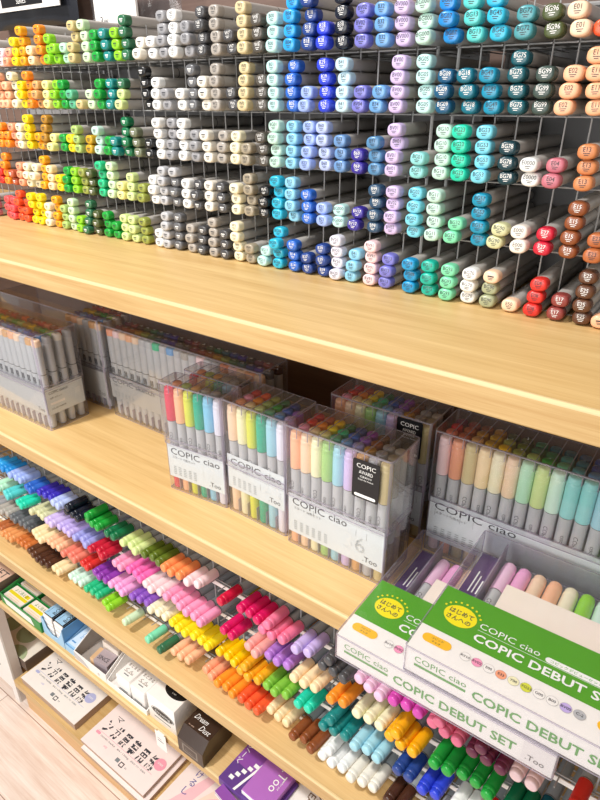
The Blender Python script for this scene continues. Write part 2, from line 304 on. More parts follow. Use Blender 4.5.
for t, row in enumerate(TAB):
    sts = []
    for e in row.split(';'):
        f = e.split(); sts.append((int(f[0])/1e4, int(f[1])/1e4, f[2], int(f[3]), f[4] if len(f) > 4 else ''))
    for si, (x, dx, cs, n, code) in enumerate(sts):
        cc = cs.split('>')
        right = len(sts)-1-si
        for k in range(n):
            c = cc[-1] if k == n-1 else cc[0]
            j = random.uniform(-.0006, .0006)
            allm.append((x-.0013+dx*k/max(1, n-1)+j, YF+random.gauss(0, .0022) - .0016*k*0, TZ[t]+PIT*k, c, code if (len(cc) == 1 or k < n-1) else '', t, right, k, n))
allm.sort(key=lambda a: -a[0])
near, far = allm[:300], allm[300:]
for x, y, z, c, code, t, right, k, n in near:
    w = C[c][1]; pr = f' printed {code}' if code and x > .02 else ''
    pos = ORD[k] if n > 1 else 'single'
    r = thing('oval_marker', f'{w} capped marker{pr}, {pos} in {nth(right)} stack from right, {TIERN[t]}'.replace('rightmost stack from right', 'rightmost stack'), 'marker', (x, y, ZA+z+.0003), (0, random.uniform(-.07, .07), random.uniform(-.012, .012)), 'oval markers in the wire racks')
    ob('barrel', SK_BARREL, r); ob('cap_end', cap_mesh(c, code), r)
b = MB(); mats = [BARREL, GROOVE, INK, INKW]; mi = {}
for x, y, z, c, code, t, right, k, n in far:
    if c not in mi: mi[c] = len(mats); mats.append(cmat(c))
    q = MB(); sketch_barrel(q, 14, 0, 1); sketch_cap(q, code, 14, mi[c], 3 if dark(c) else 2)
    base = len(b.v); b.v += [(x+v[0], y+v[1], ZA+z+v[2]) for v in q.v]; b.f += [tuple(i+base for i in f) for f in q.f]; b.m += q.m
tag(b.build('marker_stock', mats), 'massed oval markers in yellow, green and grey stacks filling the left rack', 'markers', kind='stuff')

# ------------------------------------------------------------------ packs hanging on the wall above the left rack
def pouch(mb, w, h, d, m=0):
    n = 25; V = []; F = []
    for side in (-1, 1):
        for j in range(n):
            for i in range(n):
                u, v = i/(n-1), j/(n-1)
                bul = (math.sin(PI*u)*math.sin(PI*v))**.5*d/2
                V.append((u*w-w/2+.002*math.sin(9*v), side*bul + (.0035*math.sin(14*u+9*v)+.002*math.sin(31*u-17*v))*math.sin(PI*u)*math.sin(PI*v), v*h))
    for s in (0, 1):
        for j in range(n-1):
            for i in range(n-1):
                a = s*n*n+j*n+i; q = (a, a+1, a+n+1, a+n)
                F.append(q if s == 0 else q[::-1])
    mb.add(V, F, m)
    return mb
PB = mat('black_foil', '23252C', .22, .6)
r = thing('foil_pouch', 'black foil pouch with white header card behind the left rack', 'pouch', (-.80, .325, G+.292))
pouch(MB(), .27, .15, .03).build('bag', [PB], r)
q = MB().box((-.10, -.018, .024), (.115, -.016, .11)); q.box((-.05, -.0186, .030), (.07, -.018, .044), 1); q.text('SERIES', (.01, -.0188, .0335), X, Z, .010, 2, 'c'); q.text('8', (0, -.0186, .075), X, Z, .02, 1, 'c')
q.build('header_card', [WHITE, BLACK, INKW], r)
r = thing('blister_pack', 'clear blister pack with white label behind the left rack', 'pack', (-.53, .325, G+.262))
pouch(MB(), .20, .16, .04).build('bag', [FILM], r)
q = MB().box((-.062, -.024, .004), (.032, -.020, .11)); q.text('3w', (-.05, -.0243, .02), X, Z, .016, 1); q.quad((-.02, -.0243, .05), X, Z, .03, .003, 1); q.quad((-.02, -.0243, .06), X, Z, .04, .003, 1)
q.build('label_card', [WHITE, INK], r)
q = MB().rbox((-.085, -.008, .02), (-.065, .006, .10), .005); q.build('bead_strip', [mat('bead_silver', '9A9A98', .2, metal=.6)], r)

# ------------------------------------------------------------------ round twin-tip markers on the lower rack
def circ(y, r, n=18): return [(r*math.cos(2*PI*i/n), y, -r*math.sin(2*PI*i/n)) for i in range(n)]
def ciao_meshes():
    b = MB(); b.loft([circ(.0362, .0066), circ(.060, .0065), circ(.1135, .0065)], 0)
    for y in (.0375,): b.loft([circ(y, .00665), circ(y+.0008, .00665)], 1, cap0=False, cap1=False)
    return b.mesh('barrel', [BARRELC, GROOVE])
CI_BARREL = ciao_meshes()
def ciao_box_barrel(word):
    b = MB(); b.loft([circ(.0462, .0066), circ(.107, .0066)], 0)
    b.loft([circ(.0462, .0068), circ(.0472, .0068)], 1, cap0=False, cap1=False)
    # dark maker's word running down the barrel, wrapped round it
    P, F, x0, x1 = text_faces(word, .0062)
    b.add([(.0068*math.sin((y-.002)/.0066), .072+x-(x0+x1)/2, .0068*math.cos((y-.002)/.0066)) for x, y in P], F, 2)
    for k in range(3): b.box((-.001+k*.0012, .092, .0060), (-.0006+k*.0012, .101, .00672), 2)
    return b.mesh('barrel', [BARRELS, GROOVE, INK])
CB_BARREL = [ciao_box_barrel('COPIC'), ciao_box_barrel('ciao')]
_cc = {}
def ciao_cap(c, L=.0362, rear=False):
    k = (c, L, rear)
    if k not in _cc:
        b = MB()
        if rear: b.loft([circ(.1135-(L-.0362)*.65, .0068), circ(.148, .0066), circ(.150, .0056)], 0)
        else: b.loft([circ(0, .0050), circ(.0006, .0060), circ(.0016, .0065), circ(.0058, .0067), circ(.0062, .0066), circ(.0068, .0070), circ(.0080, .00725), circ(.0110, .00725), circ(.0116, .0071), circ(.0122, .00725), circ(L, .0072)], 0)
        _cc[k] = b.mesh('rear_cap' if rear else 'cap', [cmat(c)])
    return _cc[k]
CTAB = [
'-7581 copper 2;-7282 orangetan 3;-6836 orangebrown 3;-6390 chocolate 2;-6067 darkbrown 3;-5596 peachcream 2;-5174 icemint 3;-4685 jadegreen 3;-4164 lime 2;-3545 palegreen 1;-2964 mintgreen 1;-2663 darkgreen 1;-2461 peach 3;-1827 salmon 2;-1528 orange 3;-1072 redorange 3;-626 peachcream 3;-144 brown 3;327 white 3;773 warmwhite 3;1288 darkbrown 2;1716 grey 2;2095 palepink 3',
'-7595 grey 2;-7293 warmgrey 3;-6847 darkgrey 2;-6548 darkgrey 2;-6249 charcoal 1;-6097 peachcream 3;-5651 peach 3;-5156 coral 3;-4675 red 2;-4325 purple 3;-3879 orchid 3;-3386 violet 3;-2940 cream 3;-2472 yellow 3;-2026 yellow 3;-1527 gold 3;-1074 amber 3;-628 leafgreen 3;-124 aquagreen 2;316 teal 3;775 paleblue 3;1339 navy 2;1674 blueroyal 2;2052 white 2;2375 red 3',
'-7209 mint 2;-6833 turquoise 2;-6372 aquagreen 2;-5927 paleolive 3;-5481 lilac 2;-5159 lavender 3;-4696 periviolet 3;-4250 crimson 3;-3662 pink 2;-3363 hotpink 3;-2917 palepink 3;-2471 pink 3;-2022 pink 3;-1366 magentared 2;-916 salmonpink 2;-608 orchid2 3;-137 peachcream 3;408 orange2 2;763 creamyellow 3;1218 gold2 3;1765 green 2;2064 green 3;2577 deepgreen 2;2876 petrol 2',
'-7026 skyblue 2;-6727 azure 2;-6428 periwinkle 3;-5853 blue 2;-5535 ultramarine 3;-5089 lavenderblue 2;-4703 blackblue 3;-4257 green 3;-3726 deepgreen 2;-3350 palelime2 3;-2891 olive2 3;-2445 orange3 3;-1975 palepink 2;-1357 crimsonred 1;-1057 magentared 3;-605 pink2 3;-88 lavender 2;306 charcoal2 3;752 palelilac 3;1201 magenta 3;1669 pink2 3;2133 wine 3;2579 palepink 2;3123 red 1;3335 lightgrey 2;3634 rose 2']
CZ = [.0155+.0075, .0795, .1358, .1921]; CY = .024
ROWN = ['front row', 'second row', 'third row', 'top row']
POS = {1: ['lone'], 2: ['left of pair', 'right of pair'], 3: ['left of three', 'middle of three', 'right of three']}
for t, row in enumerate(CTAB):
    gs = []
    for e in row.split(';'):
        f = e.split(); gs.append((int(f[0])/1e4, f[1], int(f[2])))
    gs = [g for g in gs if g[0] < .335]
    for gi, (x, c, n) in enumerate(gs):
        rt = len(gs)-1-gi
        dip = random.gauss(0, .002)
        for k in range(n):
            fx = 0; fy = random.gauss(0, .0022); fz = 0; up = 0
            loose = t == 0 and c in ('lime', 'palegreen', 'mintgreen', 'darkgreen')
            if loose: fy -= {'lime': .004, 'palegreen': .006, 'mintgreen': .012, 'darkgreen': .012}[c]
            if t == 0 and c in ('peach', 'salmon', 'orange', 'redorange', 'chocolate', 'darkbrown', 'brown', 'white', 'warmwhite'): fy -= .004
            w = C[c][1]
            lab = f'{w} capped round marker, {POS[n][k]}, {nth(rt)} cluster from right, {ROWN[t]}'.replace('rightmost cluster from right', 'rightmost cluster')
            r = thing('round_marker', lab, 'marker', (x+k*.0147+random.uniform(-.0002, .0002), CY+fy+dip, ZC+CZ[t]), (-.058+random.gauss(0, .004), 0, -.105+random.gauss(0, .012)), 'round markers in the lower rack')
            ob('barrel', CI_BARREL, r); ob('cap', ciao_cap(c), r); ob('rear_cap', ciao_cap(c, rear=True), r)
        if (t, c, n) in ((3, 'charcoal2', 3), (3, 'pink2', 3), (3, 'wine', 3), (2, 'gold2', 3), (1, 'teal', 3), (1, 'amber', 3), (0, 'white', 3), (3, 'blackblue', 3), (3, 'green', 3), (3, 'ultramarine', 2)):
            r = thing('round_marker', f'{C[c][1]} capped round marker resting on top of {nth(rt)} cluster from right, {ROWN[t]}'.replace('rightmost cluster from right', 'rightmost cluster'), 'marker', (x+.0078, CY-.001+dip, ZC+CZ[t]+.0124), (-.042, 0, -.085), 'round markers in the lower rack')
            ob('barrel', CI_BARREL, r); ob('cap', ciao_cap(c), r); ob('rear_cap', ciao_cap(c, rear=True), r)
r = thing('marker_rack', 'low wire rack with white tier strips holding the round markers', 'rack', (0, 0, ZC))
for t in range(4):
    f = CZ[t]-.0116; b = MB()
    for y, dz in ((.062, .0), (.11, -.0026), (.165, -.0056)): b.tube((-1.2, y, f+dz-.0012), (.5, y, f+dz-.0012), .0011)
    for k in range(72):
        x = -1.0+k*.0205; b.tube((x, .045, f-.0004), (x+.012, .17, f-.0080), .0008, n=5)
    b.build('tier_shelf', [WIRE], r)
    MB().box((-1.2, .0575, f-.0075), (.5, .0585, f-.0008)).build('label_strip', [WHITE], r)
for k in range(27):
    x = -.95+k*.0510; MB().tube((x, .0645, .0003), (x, .0645, .235), .0012).build('upright_wire', [WIRE], r)
b = MB()
for x in (-1.2, .5): b.tube((x, .17, .0003), (x, .17, .235), .002); b.tube((x, .0645, .0003), (x, .0645, .235), .002)
b.build('rack_frame', [WIRE], r)
# ------------------------------------------------------------------ clear cases full of markers
for k, v in {'softgreen': ('A4D07C', 'soft green'), 'limeyellow': ('DADE48', 'lime yellow'), 'emerald': ('16B08C', 'emerald'), 'redrose': ('DC3254', 'rose red')}.items(): C[k] = v
def rring(x0, y0, x1, y1, r, z, seg=4):
    out = []
    for cx, cy, a0 in ((x1-r, y1-r, 0), (x0+r, y1-r, PI/2), (x0+r, y0+r, PI), (x1-r, y0+r, 1.5*PI)):
        for k in range(seg+1):
            t = a0+k*PI/2/seg; out.append((cx+r*math.cos(t), cy+r*math.sin(t), z))
    return out
def shell(mb, x0, y0, x1, y1, r, z0, z1, closed, t=.0011, m=0, rim=1):
    """hollow acrylic half-case: outer skin, inner skin, one closed end; tinted bands where the plastic is seen edge-on"""
    o = lambda z, d=0: rring(x0+d, y0+d, x1-d, y1-d, max(r-d, .0004), z)
    if closed == 'bottom':
        mb.loft([o(z0), o(z1)], m, True, False); mb.loft([o(z1, t), o(z0+t, t)], m, False, True)
        op, cl = z1, z0
    else:
        mb.loft([o(z0), o(z1)], m, False, True); mb.loft([o(z1-t, t), o(z0, t)], m, True, False)
        op, cl = z0, z1
    mb.loft([o(op, -.0001), o(op, t+.0001)], rim, False, False)
    w = .0013
    s = 1 if closed == 'bottom' else -1
    mb.loft([o(cl+s*w, -.0003), o(cl+s*.0002, -.0003), o(cl-s*.0001, .0012)], rim, False, False)
    mb.loft([o(op-s*w*.8, -.0003), o(op, -.0003)], rim, False, False)
    n = 5
    R0, R1 = rring(x0-.0003, y0-.0003, x1+.0003, y1+.0003, r, z0), rring(x0-.0003, y0-.0003, x1+.0003, y1+.0003, r, z1)
    for c in range(4):
        a = c*n; V = [R0[a+1], R0[a+2], R0[a+3], R1[a+3], R1[a+2], R1[a+1]]
        mb.add(V, [(0, 1, 4, 5), (1, 2, 3, 4)], rim)
def case(name, label, x, y, yaw, W, D, nx, ny, rows, kind, desc, title, small, ghost, group, H=.160, seam=.076, card=(.018, .068), skip=None, ribs=True, side_card=False, carddark=False):
    r = thing(name, label, 'marker set', (x, y, ZB), (0, 0, yaw), group)
    b = MB(); shell(b, .0012, .0012, W-.0012, D-.0012, .004, 0, seam, 'bottom')
    p = (W-.006)/nx
    for k in range(1, nx): b.box((.003+k*p-.0004, .0026, .0012), (.003+k*p+.0004, .0075, .021), 1)
    b.build('base_tray', [CLEAR, RIM], r)
    b = MB(); shell(b, 0, 0, W, D, .0045, seam-.007, H, 'top')
    if ribs:
        for k in range(1, nx):
            b.box((.003+k*p-.0004, .002, H), (.003+k*p+.0004, D-.002, H+.0006), 1); b.box((.003+k*p-.0004, -.0005, H-.012), (.003+k*p+.0004, 0, H), 1)
    b.build('lid', [CLEAR, RIM], r)
    if title:
        b = MB(); z0, z1 = card; cm = 0
        b.box((.0028, .0024, z0), (W-.0028, .0027, z1), 0)
        f = .0022; s = min(1, W/.133)
        wt = .074*min(1.25, max(.9, W/.133))
        if W < .11: wt = .080
        if kind != 'ciao': wt = .100
        h = z1-z0
        b.text(title, (.009, f, z1-.0135), X, Z, .0135, 1, width=wt)
        b.text(small, (.011, f, z1-.0195), X, Z, .0042, 1)
        for i in range(6 if W > .11 else 5):
            for j in range(5 if h > .045 else 3): b.quad((.011+i*.0085, f, z0+.0055+j*.0028), X, Z, .0045, .0009, 2)
        b.text('.Too', (W-.010, f, z0+.0050), X, Z, .0098, 1, 'r')
        if ghost: b.text(ghost, (W*.60, f+.0001, z0+.014), X, Z, .030, 3)
        b.build('label_card', [CARD if kind == 'ciao' else mat('card_sketchgrey', 'BDBDBC', .5), INK, GREYINK, GHOST], r)
    if side_card:
        b = MB(); b.box((W-.0029, .004, .026), (W-.0026, D-.004, .071), 0)
        u = Y; f = W-.0023
        b.text(title, (f, .010, .060), u, Z, .0068, 1, width=.034); b.text('72色 Aセット', (f, .010, .052), u, Z, .004, 1)
        b.quad((f, .010, .042), u, Z, .026, .004, 2); b.text('COLOR MARKER', (f, .010, .034), u, Z, .0036, 1)
        b.box((f-.0001, D-.020, .046), (f, D-.010, .056), 3)
        b.build('side_card', [CARD, INK, WHITE, GHOST], r)
    q = (D-.004)/ny
    cy, sy = math.cos(yaw), math.sin(yaw)
    rown = ['front row', 'second row', 'third row', 'back row']
    tip = .1517 if kind == 'ciao' else .1512
    for j in range(ny):
        for i in range(nx):
            lx, ly = .003+p*(i+.5), .002+q*(j+.5)
            wx, wy = x+cy*lx-sy*ly, y+sy*lx+cy*ly
            if skip and skip(wx, wy, i, j): continue
            c = rows[j][i % len(rows[j])]
            lab = f'{C[c][1]} capped marker, {nth(i).replace("rightmost", "first")} from left in {rown[j]}, {desc}'
            m = thing('boxed_marker', lab, 'marker', (wx, wy, ZB+tip), (-PI/2, 0, yaw+PI+random.uniform(-.35, .35)*(kind == 'ciao')), 'markers in '+desc)
            if kind == 'ciao':
                ob('barrel', CB_BARREL[(i+j) % 2], m); ob('cap', ciao_cap(c, .0462), m); ob('rear_cap', ciao_cap(c, .0462, True), m)
            else:
                ob('barrel', SK_BOX, m); ob('cap_end', cap_mesh(c, ''), m)
    return r
_b = MB(); sketch_barrel(_b, 20, 0, 1)
P_, F_, a_, b_ = text_faces('COPIC', .0062)
_b.add([(-(yy-.002)*1.3, .088+(xx-(a_+b_)/2)*1.5, .0060) for xx, yy in P_], F_, 2)
for k in range(4): _b.box((-.0034+k*.0018, .064, .0050), (-.0024+k*.0018, .074, .0059), 2)
SK_BOX = _b.mesh('barrel', [BARRELS, GROOVE, INK])
S36 = ['peach palepeach creamyellow softgreen paleblue lilac tan lightgrey khaki'.split(), 'pink peachcream paleyellow jade cornflower periviolet bronze grey khakigrey'.split(),
       'red orange yellow jadegreen blue violet brown grey warmgrey'.split(), 'crimson rust gold deepgreen navy purple chocolate darkgrey black'.split()]
S24 = ['palepeach creamyellow limeyellow emerald paleblue lavenderwhite'.split(), 'salmon peachcream palelime jade cornflower lavender'.split(), 'pink orange sage green blue violet'.split(), 'crimson redorange olive deepgreen navy charcoal'.split()]
S12 = ['redrose peach limeyellow emerald lightsky lavenderwhite'.split(), 'salmon sage tan warmgrey grey charcoal'.split()]
S72 = ['palepink salmon khaki peachcream cream palepeach mint palelime icemint aqua aqua paleblue lavender lilac tan khaki grey lightgrey'.split(),
       'coral rust tan mustard gold olive sage green jade tealgrey steelblue slateblue violet rose bronze copper grey darkgrey'.split(),
       'crimson rust bronze mustard olive olive2 darkgreen deepgreen teal darkteal navy indigo purple maroon brown chocolate darkgrey charcoal'.split(),
       'wine maroon brown bronze darkolive darkolive deepgreen petrol petrol slatenavy navy indigo wine maroon chocolate darkbrown charcoal black'.split()]
_m = ['lightgrey', 'palepeach', 'warmwhite']
SK = ['peachtan palepeach lightgrey warmwhite palepeach lightgrey peachtan lightgrey palepeach warmwhite lightgrey palepeach tan peachtan palepeach lightgrey tan palepeach'.split(), 'navy blue cornflower azure steelblue slateblue blue navy violet indigo steelblue blue navy cornflower blue indigo slateblue lightgrey'.split(), 'green sage jadegreen olive mustard yellow green leafgreen gold olive green sage mustard gold olive green sage warmwhite'.split(), 'redorange rust crimson maroon wine coral red rust crimson maroon redorange wine rust crimson coral maroon rust lightgrey'.split()]
SKS = ['salmon palepink palepeach peachtan palepeach lightgrey lightgrey jadegreen lightgrey cornflower lightgrey warmgrey lightgrey palepink lightgrey lightgrey'.split(), 'wine maroon brown bronze olive darkgreen petrol navy indigo darkgrey charcoal'.split(), 'wine maroon darkbrown darkolive deepgreen petrol navy indigo black'.split()]
case('marker_case', 'clear case of twelve round markers beginning with a red cap, leftmost front case', -.2472, .0532, .1015, .0985, .0355, 6, 2, S12, 'ciao', 'front twelve set', 'COPIC ciao', 'スタート 12色セット', '12', 'clear cases of round markers', seam=.079, card=(.020, .070), ribs=True)
case('marker_case', 'clear case of twelve round markers standing behind the leftmost front case', -.2476, .0983, .03, .092, .0345, 6, 2, S12, 'ciao', 'rear twelve set', 'COPIC ciao', 'スタート 12色セット', '12', 'clear cases of round markers')
case('marker_case', 'clear case of twenty-four round markers with tilted white card, between two other cases', -.1498, .0645, -.0192, .0968, .0622, 6, 4, S24, 'ciao', '24 colour set', 'COPIC ciao', 'スタート 24色セット', '24', 'clear cases of round markers', card=(.036, .085))
c36 = case('marker_case', 'clear case of thirty-six round markers with black hanging tag, nearest the viewer', -.0505, .0587, -.0057, .1328, .0622, 9, 4, S36, 'ciao', 'front 36 set', 'COPIC ciao', 'スタート 36色セット', '36', 'clear cases of round markers', card=(.017, .071))
c36b = case('marker_case', 'dim clear case of thirty-six markers behind the one with black hanging tag', -.0524, .152, 0, .1325, .0622, 9, 4, S36, 'ciao', 'rear 36 set', 'COPIC ciao', 'スタート 36色セット', '36', 'clear cases of round markers')
case('marker_case', 'wide clear case of seventy-two pastel round markers at the right end', .0875, .1435, 0, .271, .0622, 18, 4, S72, 'ciao', '72 colour set', 'COPIC ciao', 'スタート72色セット', '', 'clear cases of round markers', card=(.018, .0735), skip=lambda wx, wy, i, j: wx > .315)
case('marker_case', 'long clear case of grey oval markers at far left front of middle shelf', -.8010, .0465, .01, .287, .076, 18, 4, SK, 'oval', 'far left oval set', 'COPIC sketch', '72色セット', '', 'clear cases of oval markers', card=(.026, .073), side_card=True, ribs=False, skip=lambda wx, wy, i, j: wx < -.745)
case('marker_case', 'shaded clear case of oval markers tucked behind the far left case', -.7860, .153, 0, .287, .076, 18, 4, SK, 'oval', 'shaded rear set', 'COPIC sketch', '72色セット', '', 'clear cases of oval markers', ribs=False, skip=lambda wx, wy, i, j: wx < -.60)
case('marker_case', 'very long clear case of oval markers behind the twelve marker case', -.4830, .147, 0, .3265, .060, 21, 3, SKS, 'oval', 'long oval set', 'COPIC sketch', '72色セット', '', 'clear cases of oval markers', card=(.034, .076), ribs=False)
for cs, lab, u0, z0, d in ((c36, 'black hanging tag on the front case with tag lettering in white', .0895, .106, -.0015), (c36b, 'black hanging tag on the dim rear case, mostly hidden', .0915, .112, -.0015)):
    ox, oy = (-.0505, .0587) if cs is c36 else (-.0524, .152)
    r = thing('hang_tag', lab, 'tag', (ox+u0, oy+d-.0008*(cs is c36), ZB+z0))
    b = MB(); b.add(*[[( a[0], -.0002, a[2]) for a in [(v[0], 0, v[1]) for v in rring(0, 0, .0315, .0465, .0025, 0)]], [tuple(range(20))]])
    b.add([(v[0], .0002, v[1]) for v in rring(0, 0, .0315, .0465, .0025, 0)], [tuple(reversed(range(20)))])
    R = rring(0, 0, .0315, .0465, .0025, 0)
    b.add([(v[0], -.0002, v[1]) for v in R]+[(v[0], .0002, v[1]) for v in R], [(k, (k+1) % 20, 20+(k+1) % 20, 20+k) for k in range(20)])
    f = -.0005
    b.text('COPIC', (.0158, f, .0372), X, Z, .0072, 1, 'c', width=.022); b.text('AWARD', (.0158, f, .0305), X, Z, .0058, 1, 'c', width=.016)
    b.text('応募受付中', (.0158, f, .0262), X, Z, .0028, 1, 'c'); b.text('Enter the Award', (.0158, f, .0228), X, Z, .0026, 1, 'c')
    b.pill((.0158, f, .0040), X, Z, .0125, .0018, 1)
    b.build('tag_card', [BLACK, INKW], r)

# ------------------------------------------------------------------ flat starter sets overhanging the middle board
RINGM = mat('ring_grey', 'B4B0AC', .6)
def debut(label, x, y, z, desc, yaw=0):
    W, D, H = .2015, .187, .0300
    r = thing('starter_set', label, 'marker set', (x, y, z), (0, 0, yaw), 'flat starter sets')
    b = MB(); shell(b, 0, 0, W, D, .0022, 0, H, 'bottom', t=.0005); b.quad((0, 0, H+.0002), X, Y, W, D, 0)
    b.box((.0262, .0875, .0004), (.0274, .1845, .026), 1)
    b.build('clear_box', [FILM, RIM], r)
    b = MB(); b.box((.0012, .0012, .0010), (W-.0012, .0018, H-.0008), 0); b.box((.0012, .0012, H-.0010), (W-.0012, .0872, H-.0005), 0)
    t = H-.0004; T = H-.0002
    b.quad((.0012, .0312, t), X, Y, W-.0024, .0560, 1)
    b.disc((.0258, .0572, T), X, Y, .0148, .0128, 2, 32)
    b.text('はじめて', (.0258, .0585, T+.0001), X, Y, .0068, 3, 'c', width=.022, bold=.02); b.text('さんへの', (.0258, .0505, T+.0001), X, Y, .0068, 3, 'c', width=.022, bold=.02)
    for k in range(9):
        a = PI*(.12+.76*k/8); b.quad((.0258+.0175*math.cos(a)-.0009, .0572+.0158*math.sin(a), T), X, Y, .0018, .0020, 2)
    b.text('COPIC ciao', (.0442, .0545, T), X, Y, .0098, 4, width=.052)
    b.quad((.0442, .0515, T), X, Y, .105, .0004, 4)
    b.pill((.1250, .0555, T), X, Y, .0240, .0030, 4); b.text('コピックデビューセット', (.1250, .0540, T+.0001), X, Y, .0036, 1, 'c', width=.040)
    b.text('COPIC DEBUT SET', (.0440, .0390, T), X, Y, .0122, 4, width=.118, bold=.022)
    for ux, tx in ((.0205, ('コピック', 'チャオ')), (.162, ('10色', 'セット'))):
        b.pill((ux, .0190, T), X, Y, .0130, .0050, 5); b.text(tx[0], (ux, .0198, T+.0001), X, Y, .0028, 3, 'c'); b.text(tx[1], (ux, .0160, T+.0001), X, Y, .0028, 3, 'c')
    cs = ['palepink', 'pink', 'cream', 'salmon', 'creamyellow', 'limeyellow', 'icemint', 'paleaqua', 'lavender', 'lightgrey']
    cm = {}
    mats = [WHITE, GREEN, YEL, INK, INKW, ORA, GINK, RINGM, mat('flap_white', 'E9E4E2', .5)]
    for k, (cd, cc) in enumerate(zip('RV10 RV02 E00 E33 Y00 YG23 G00 B00 BV00 C-2'.split(), cs)):
        cx = .0462+k*.01005; cyy = .0185
        b.disc((cx, cyy, T), X, Y, .0046, .0046, 7); b.disc((cx, cyy, T+.00006), X, Y, .0043, .0043, len(mats)); mats.append(cmat(cc) if cc not in ('palepink', 'cream', 'icemint', 'paleaqua') else WHITE)
        b.text(cd, (cx, cyy-.0011, T+.0002), X, Y, .0036, 3, 'c', bold=.01)
    f = .0010
    b.text('COPIC ciao', (.0095, f, .0162), X, Z, .0092, 6, width=.046); b.quad((.0095, f, .0108), X, Z, .046, .0028, 6)
    b.text('COPIC DEBUT SET', (.0610, f, .0085), X, Z, .0138, 6, width=.110, bold=.022)
    b.quad((.1755, f, .0012), X, Z, .0245, .0275, 8); b.text('.Too', (.1790, f-.0002, .0075), X, Z, .0085, 3, width=.0145)
    b.build('sleeve', mats, r)
    b = MB().box((.0462, .0876, .0242), (W-.003, .1225, .0288), 0); b.build('insert_panel', [CREAMP], r)
    b = MB().box((.0030, .0880, .0016), (.0255, .1840, .0022), 0)
    for k in range(3): b.quad((.010+k*.004, .120, .0024), Y, X, .034-.006*k, .0014, 1)
    b.build('purple_card', [PURP, INKW], r)
    pc = ['palelilac', 'orchid', 'palepeach', 'peach', 'cream', 'lime', 'icemint', 'paleaqua', 'lavender', 'lightgrey']
    for k, c in enumerate(pc):
        px = .0365+k*.0152
        m = thing('boxed_marker', f'{C[c][1]} capped marker lying {nth(k).replace("rightmost", "first")} from left under clear film, {desc}', 'marker', (x+px, y+.171, z+.0095), (0, 0, PI), 'markers in the '+desc)
        ob('barrel', CB_BARREL[k % 2], m); ob('cap', ciao_cap(c, .0462), m); ob('rear_cap', ciao_cap(c, .0462, True), m)
    return r
debut('white and green flat starter set lying lowest on the middle shelf edge', .0890, -.0480, ZB+.0003, 'lower starter set')
debut('white and green flat starter set stacked on top of another, shifted right', .1580, -.0472, ZB+.0312, 'upper starter set')

# ------------------------------------------------------------------ erasers and small boxes on the low board
def tray(r, name, x0, y0, x1, y1, h, hb, m, t=.0014, mats=None):
    b = MB(); b.box((x0, y0, 0), (x1, y1, t)); b.box((x0, y0, t), (x1, y0+t, h)); b.box((x0, y1-t, t), (x1, y1, hb))
    for a in (x0, x1-t):
        V = [(a+d, yy, zz) for d in (0, t) for yy, zz in ((y0+t, t), (y1-t, t), (y1-t, hb), (y0+t, h))]
        b.add(V, [(3, 2, 1, 0), (4, 5, 6, 7), (0, 1, 5, 4), (1, 2, 6, 5), (2, 3, 7, 6), (3, 0, 4, 7)])
    return b
TANB = mat('box_pinktan', 'D8B8A4', .5); BRW = mat('box_brown', '6A5A50', .5)
r = thing('carton', 'pinkish tan carton with dark lettering at far left of low shelf', 'box', (-.91, .003, ZD))
b = MB().box((0, 0, 0), (.130, .09, .044), 1); b.quad((.001, .001, .0443), X, Y, .128, .088, 0); b.text('NET', (.124, .018, .0447), X, Y, .026, 2, 'r'); b.text('WT', (.06, .018, .0447), X, Y, .026, 2, 'r')
b.build('carton_body', [TANB, BRW, INK], r)
TG = mat('tray_green', '1E8A3C', .4); LY = mat('band_yellow', 'E4D21A', .5)
r = thing('eraser_tray', 'green display tray of cream and yellow erasers on low shelf', 'tray', (-.7745, .004, ZD))
b = tray(r, 'tray', 0, 0, .1450, .078, .026, .036, 0); b.box((.072, .0014, .0014), (.0735, .0766, .024)); b.box((.0014, .038, .0014), (.1436, .0395, .024))
b.add([(.018, -.0003, .004), (.120, -.0003, .004), (.112, -.0003, .021), (.010, -.0003, .021)], [(0, 1, 2, 3)], 1)
b.build('tray_body', [TG, WHITE], r)
for k, (ex, ey, lab) in enumerate(((.006, .004, 'cream eraser with yellow band in front left cell of green tray'), (.0775, .004, 'cream eraser with yellow band in front right cell of green tray'), (.006, .043, 'cream eraser with yellow edge in rear left cell of green tray'))):
    e = thing('eraser', lab, 'eraser', (-.7745+ex, .004+ey, ZD+.0016), (0, 0, 0), 'erasers in the green tray')
    b = MB().rbox((0, 0, 0), (.062, .032, .0205), .0012, 0); b.quad((.001, .011, .0207), X, Y, .060, .007, 1); b.text('よく消える', (.010, .0205, .0208), X, Y, .0088, 2); b.quad((.044, .0195, .0208), X, Y, .014, .008, 1)
    if k == 2: b.quad((.001, .0235, .0209), X, Y, .060, .0080, 1)
    for q in range(2): b.quad((.008, .0025+q*.004, .0208), X, Y, .040, .0006, 3)
    b.build('paper_sleeve', [CREAMP, LY, TG, ORA], e)
    MB().rbox((-.0016, .001, .0008), (-.0001, .031, .0196), .0007).build('rubber_end', [WHITE], e)
e = thing('eraser', 'grey tan eraser in rear right cell of green tray beside blue box', 'eraser', (-.7745+.079, .004+.044, ZD+.0016), group='erasers in the green tray')
MB().rbox((0, 0, 0), (.050, .030, .018), .0015).build('rubber_block', [mat('rubber_tan', 'C9B39E', .6)], e)
BL = mat('box_lightblue', '9CC8EA', .4); BLD = mat('box_blue', '5E9AD0', .4)
r = thing('eraser_box', 'light blue display box with cut front holding black and blue erasers', 'box', (-.6270, .008, ZD))
b = MB().box((0, 0, 0), (.0700, .062, .0014)); b.box((0, .0606, .0014), (.0700, .062, .040)); b.box((.0686, .0014, .0014), (.0700, .0606, .050), 1)
